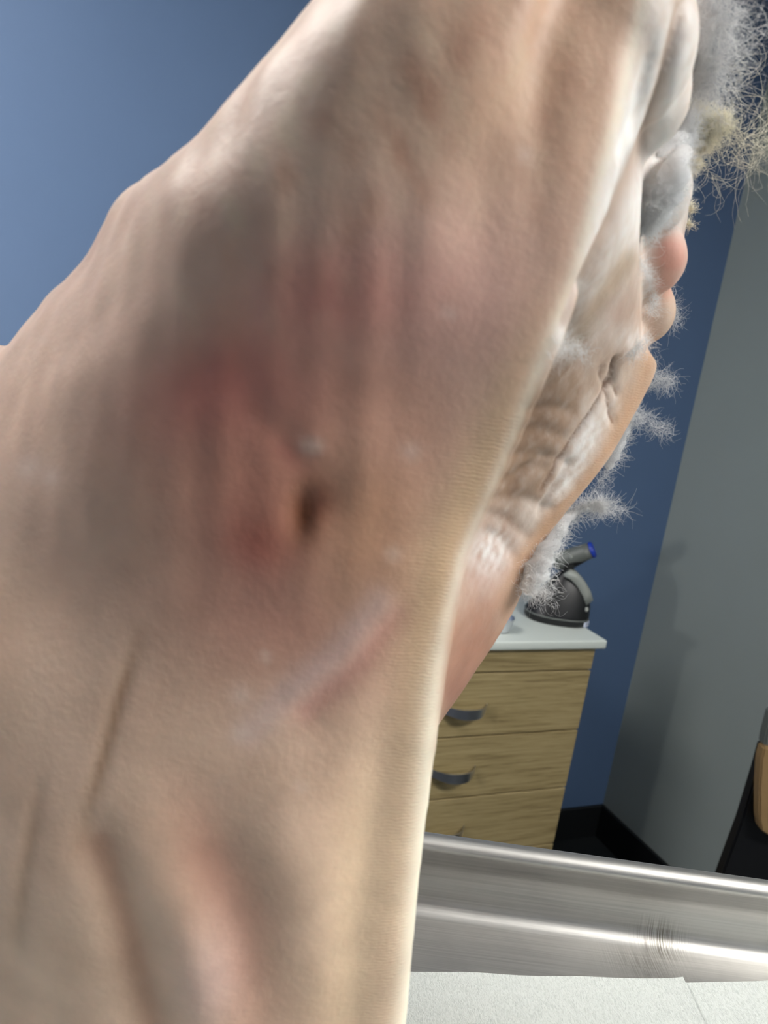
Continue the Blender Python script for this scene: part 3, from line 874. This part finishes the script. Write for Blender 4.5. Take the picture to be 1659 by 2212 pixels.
# ------------------------------------------------------------------ cotton lint clinging to the foot
from mathutils.bvhtree import BVHTree
bvh = BVHTree.FromObject(person, bpy.context.evaluated_depsgraph_get())
def skin_depth(x, y, default=165.0):
    d = ray(x, y); L = np.linalg.norm(d)
    h = bvh.ray_cast(Vector(CAM), Vector(d / L))
    if h[0] is None: return default
    return ((np.array(h[0]) - CAM) @ R)[2] * 1000
def cotton_mat(name, col):
    m, nt, b = new_mat(name)
    tc = nt.nodes.new('ShaderNodeTexCoord'); n = nt.nodes.new('ShaderNodeTexNoise'); n.inputs['Scale'].default_value = 150
    nt.links.new(tc.outputs['Object'], n.inputs['Vector'])
    r = nt.nodes.new('ShaderNodeValToRGB')
    r.color_ramp.elements[0].color = (*(col * .96), 1); r.color_ramp.elements[1].color = (*col, 1)
    nt.links.new(n.outputs['Fac'], r.inputs['Fac']); nt.links.new(r.outputs['Color'], b.inputs['Base Color'])
    b.inputs['Roughness'].default_value = 0.9
    b.inputs['Specular IOR Level'].default_value = 0.1
    b.inputs['Transmission Weight'].default_value = 0.0
    tl = nt.nodes.new('ShaderNodeBsdfTranslucent'); nt.links.new(r.outputs['Color'], tl.inputs['Color'])
    ms = nt.nodes.new('ShaderNodeMixShader'); ms.inputs[0].default_value = 0.5
    nt.links.new(b.outputs[0], ms.inputs[1]); nt.links.new(tl.outputs[0], ms.inputs[2])
    nt.links.new(ms.outputs[0], nt.nodes['Material Output'].inputs[0])
    return m
M_cot = cotton_mat('cotton_white', srgb(253, 254, 255))
M_cream = cotton_mat('cotton_cream', srgb(255, 252, 240))
def tubes(P, rad):
    """P: strands x points x 3 (camera mm), rad: strand radius mm -> verts, faces arrays"""
    S, N = P.shape[:2]
    T_ = np.gradient(P, axis=1); T_ /= np.linalg.norm(T_, axis=2, keepdims=True) + 1e-9
    ref = np.array([0.31, 0.17, 0.93])
    A = np.cross(T_, ref); A /= np.linalg.norm(A, axis=2, keepdims=True) + 1e-9
    B = np.cross(T_, A)
    taper = np.linspace(1, .45, N)[None, :, None] * rad[:, None, None]
    an = np.array([0, 2.0944, 4.18879])
    V_ = P[:, :, None, :] + taper[..., None] * (np.cos(an)[None, None, :, None] * A[:, :, None, :] + np.sin(an)[None, None, :, None] * B[:, :, None, :])
    idx = np.arange(S * N * 3).reshape(S, N, 3)
    q = []
    for k in range(3):
        k2 = (k + 1) % 3
        q.append(np.stack([idx[:, :-1, k], idx[:, :-1, k2], idx[:, 1:, k2], idx[:, 1:, k]], -1).reshape(-1, 4))
    return V_.reshape(-1, 3), np.concatenate(q)
def fast_mesh(name, V_, Q, mat):
    me = bpy.data.meshes.new(name)
    W_ = CAM + (V_ * .001) @ R.T
    me.vertices.add(len(W_)); me.vertices.foreach_set('co', W_.astype(np.float32).ravel())
    me.loops.add(Q.size); me.loops.foreach_set('vertex_index', Q.astype(np.int32).ravel())
    me.polygons.add(len(Q)); me.polygons.foreach_set('loop_start', np.arange(0, Q.size, 4, dtype=np.int32))
    me.polygons.foreach_set('loop_total', np.full(len(Q), 4, dtype=np.int32))
    me.update(calc_edges=True)
    return link_mesh(name, me, mat, None, True)
def strands(rg, path, rads, n, length, wander, flow=0.6, npt=9, aniso=1.0):
    """curly fibres seeded round a path (camera mm); flow = pull along the path"""
    path = np.asarray(path, float); m = len(path)
    t_ = rg.uniform(0, m - 1, n); i = np.minimum(t_.astype(int), m - 2); u = (t_ - i)[:, None]
    c = path[i] * (1 - u) + path[i + 1] * u
    r = np.interp(t_, np.arange(m), rads)[:, None]
    tan = path[i + 1] - path[i]; tan /= np.linalg.norm(tan, axis=1, keepdims=True) + 1e-9
    p = c + rg.normal(size=(n, 3)) * r * 0.55
    d = rg.normal(size=(n, 3)) + tan * flow * 2; d /= np.linalg.norm(d, axis=1, keepdims=True)
    L = length * rg.uniform(.4, 1.3, n)[:, None] / npt
    out = [p]
    cur = rg.normal(size=(n, 3)) * wander
    for k in range(npt - 1):
        cur = cur * .8 + rg.normal(size=(n, 3)) * wander * .6
        d = d + cur; d /= np.linalg.norm(d, axis=1, keepdims=True)
        pull = (c - p) / (r * 2 + 1) * 0.12
        p = p + (d + pull) * L
        out.append(p)
    return np.stack(out, 1)
def core(rg, path, rads, m=14, n=40):
    """lumpy solid middle of a dense tuft"""
    P = catmull(path, n); r = np.interp(np.linspace(0, 1, n), np.linspace(0, 1, len(rads)), rads) * np.sqrt(np.clip(1 - np.linspace(-1, 1, n) ** 6, 0.02, 1))
    T_ = np.gradient(P, axis=0); T_ /= np.linalg.norm(T_, axis=1, keepdims=True)
    A = np.cross(T_, [0.3, 0.2, .93]); A /= np.linalg.norm(A, axis=1, keepdims=True); B = np.cross(T_, A)
    an = np.linspace(0, 2 * np.pi, m, endpoint=False)
    lump = 1 + .18 * np.sin(np.arange(n)[:, None] * .9 + an * 2 + rg.uniform(0, 6)) + rg.uniform(-.12, .12, (n, m))
    rr_ = (r[:, None] * lump)[..., None]
    V_ = P[:, None] + rr_ * (np.cos(an)[None, :, None] * A[:, None] + np.sin(an)[None, :, None] * B[:, None])
    idx = np.arange(n * m).reshape(n, m); j = np.roll(idx, -1, 1)
    Q = np.stack([idx[:-1], j[:-1], j[1:], idx[1:]], -1).reshape(-1, 4)
    return V_.reshape(-1, 3), Q
def tuft(label, groups, mat, seed, group=None, cores=(), name='cotton_tuft'):
    rg = np.random.RandomState(seed)
    Vs, Qs, off = [], [], 0
    for pts, rads, n, length, wander, flow, rad in groups:
        path = [px3(x, y, z if z > 0 else skin_depth(x, y) + z - 0.6) for x, y, z in pts]
        P = strands(rg, path, rads, n, length, wander, flow)
        v_, q_ = tubes(P, rg.uniform(.6, 1.2, n) * rad)
        Vs.append(v_); Qs.append(q_ + off); off += len(v_)
    for pts, rads in cores:
        path = [px3(x, y, z if z > 0 else skin_depth(x, y) + z - 0.2) for x, y, z in pts]
        v_, q_ = core(rg, path, rads)
        Vs.append(v_); Qs.append(q_ + off); off += len(v_)
    o = fast_mesh(name, np.concatenate(Vs), np.concatenate(Qs), mat)
    tag(o, label, 'cotton lint', group)
    return o
Z = 160
tuft('thick white cotton strip hanging off the outer heel edge above the worktop', [
    ([(1142, 1280, 154), (1160, 1228, 154), (1180, 1178, 155), (1207, 1138, 157)], [2.0, 2.9, 2.5, 1.6], 1500, 4, .35, .5, .045),
    ([(1195, 1150, 160), (1230, 1110, 160), (1270, 1092, 160), (1300, 1092, 160)], [1.5, 1.1, 0.9, .7], 900, 5, .35, .9, .04),
    ([(1280, 1092, 160), (1335, 1098, 160)], [.8, 1.2], 160, 6, .4, 1.0, .03),
    ([(1150, 1260, 158), (1185, 1290, 158)], [1.5, 2.2], 160, 5, .7, .3, .03)], M_cot, 1, cores=[([(1138, 1284, 154.5), (1156, 1234, 154.5), (1178, 1184, 155.5), (1208, 1138, 158), (1248, 1104, 160)], [1.8, 2.7, 2.3, 1.5, .7])])
tuft('white cotton strip along the outer foot edge with a spray of loose fibres', [
    ([(1310, 1018, 162), (1330, 975, 162), (1350, 920, 163), (1372, 880, 164)], [.8, 1.1, 1.2, .9], 700, 4, .3, .7, .042),
    ([(1352, 905, 163), (1390, 900, 163), (1440, 935, 163)], [1.0, 1.3, 1.2], 300, 5, .55, .8, .03),
    ([(1310, 1015, 162), (1298, 1050, 162)], [.6, 1.0], 80, 4.5, .6, .6, .028)], M_cot, 2, cores=[([(1312, 1015, 163), (1330, 975, 163), (1350, 920, 164), (1368, 885, 165)], [.7, 1.2, 1.3, .7])])
tuft('small flared cotton wisp on the outer ball of the foot below the little toe', [
    ([(1392, 838, 165), (1420, 815, 165), (1450, 828, 165)], [1.0, 1.4, 1.0], 260, 5, .5, .9, .034),
    ([(1405, 800, 165), (1420, 770, 165)], [.8, 1.0], 40, 4, .8, .3, .025)], M_cot, 3)
tuft('sparse fuzzy cotton wisp hanging just below the little toe', [
    ([(1438, 640, 168), (1448, 670, 168), (1462, 700, 168)], [1.2, 1.6, 1.2], 240, 4.5, .7, .3, .03)], M_cot, 4)
tuft('faint cotton wisp between the two smallest toes', [
    ([(1438, 592, 168), (1452, 580, 168)], [.8, .9], 90, 3.5, .7, .3, .026)], M_cot, 5)
tuft('crumpled cream cotton clump with long curling threads at the toe edge', [
    ([(1500, 235, 140), (1515, 262, 140), (1545, 275, 140), (1560, 265, 140)], [1.0, 2.4, 2.2, 1.2], 2200, 3.5, .55, .2, .045),
    ([(1510, 300, 140), (1530, 310, 140)], [1.6, 1.4], 700, 3.5, .6, .2, .045),
    ([(1570, 275, 140), (1610, 310, 140), (1690, 312, 140)], [.9, 1.3, 1.6], 90, 14, .35, .9, .03),
    ([(1545, 320, 140), (1600, 330, 140), (1640, 290, 140)], [1.5, 2.0, 1.6], 60, 16, .5, .7, .03),
    ([(1560, 215, 140), (1600, 150, 140)], [1.8, 1.8], 36, 14, .5, .4, .028)], M_cream, 6, cores=[([(1495, 225, 141), (1512, 262, 141), (1535, 275, 141), (1556, 268, 141)], [.8, 2.2, 1.8, .6]), ([(1500, 330, 141), (1520, 308, 141), (1540, 300, 141)], [.8, 1.5, .6])])
tuft('small cream cotton crumb below the crumpled clump at the toes', [
    ([(1512, 345, 146), (1492, 372, 148)], [.9, .7], 420, 2.5, .6, .3, .045),
    ([(1520, 360, 146), (1545, 385, 146)], [1.0, 1.2], 26, 10, .6, .5, .028)], M_cream, 7)
tuft('tiny cream cotton crumb stuck beside the third toe', [
    ([(1474, 440, 155), (1496, 452, 155)], [.5, .7], 300, 2, .6, .3, .045)], M_cream, 8)
tuft('tiny loose cotton thread under the cream crumb beside the third toe', [
    ([(1478, 478, 156), (1494, 486, 156)], [.3, .35], 90, 2.5, .5, .6, .04)], M_cream, 9)
tuft('big airy white cotton cloud along the ball of the foot by the big toe', [
    ([(1530, -60, 118), (1545, 20, 118), (1535, 110, 120), (1515, 200, 124)], [2.2, 2.6, 2.4, 1.6], 1500, 8, .35, .5, .036),
    ([(1575, 20, 118), (1570, 120, 120), (1545, 220, 124)], [2.2, 2.2, 1.8], 260, 11, .4, .4, .03),
    ([(1590, 60, 119), (1690, 60, 119)], [.8, 1.0], 30, 14, .3, 1.0, .03)], M_cot, 10, cores=[([(1516, -60, 118), (1526, 20, 118), (1518, 110, 120), (1502, 195, 124)], [1.2, 1.5, 1.4, .9])])
tuft('thick white cotton pad pressed over the third toe', [
    ([(1395, 505, -2.5), (1420, 460, -3.5), (1445, 415, -3.5), (1462, 370, -2.5), (1478, 310, 138), (1492, 250, 136)], [1.4, 1.7, 1.6, 1.9, 1.7, 1.2], 3600, 3.5, .35, .4, .034),
    ([(1420, 335, 0), (1442, 318, 127.5), (1462, 310, 133.5), (1485, 300, 138)], [.9, 1.3, 1.5, 1.2], 900, 3.5, .35, .4, .034)], M_cot, 11, cores=[([(1395, 508, -1.5), (1420, 462, -2.5), (1444, 415, -2.5), (1460, 365, -2), (1472, 310, 139), (1488, 240, 136)], [1.0, 1.9, 2.2, 2.0, 1.8, 1.0]), ([(1420, 335, 0), (1442, 318, 128), (1462, 310, 134), (1485, 300, 138)], [.9, 1.4, 1.7, 1.2])])
tuft('wispy white cotton smear on the sole beside the inner foot edge', [
    ([(1190, 760, 0), (1225, 745, 0), (1262, 760, 0)], [1.0, 1.2, .9], 420, 4, .5, .4, .028)], M_cot, 12)
tuft('narrow white cotton streak on the outer ball of the sole', [
    ([(1380, 560, 0), (1402, 600, 0), (1412, 640, 0), (1404, 680, 0)], [.5, .6, .7, .6], 420, 4, .3, .8, .03)], M_cot, 13)
tuft('soft white cotton patch by the deep skin cracks of the sole', [
    ([(1350, 770, 0), (1380, 745, 0), (1400, 735, 0)], [1.0, 1.2, .8], 420, 4, .4, .4, .028)], M_cot, 14)
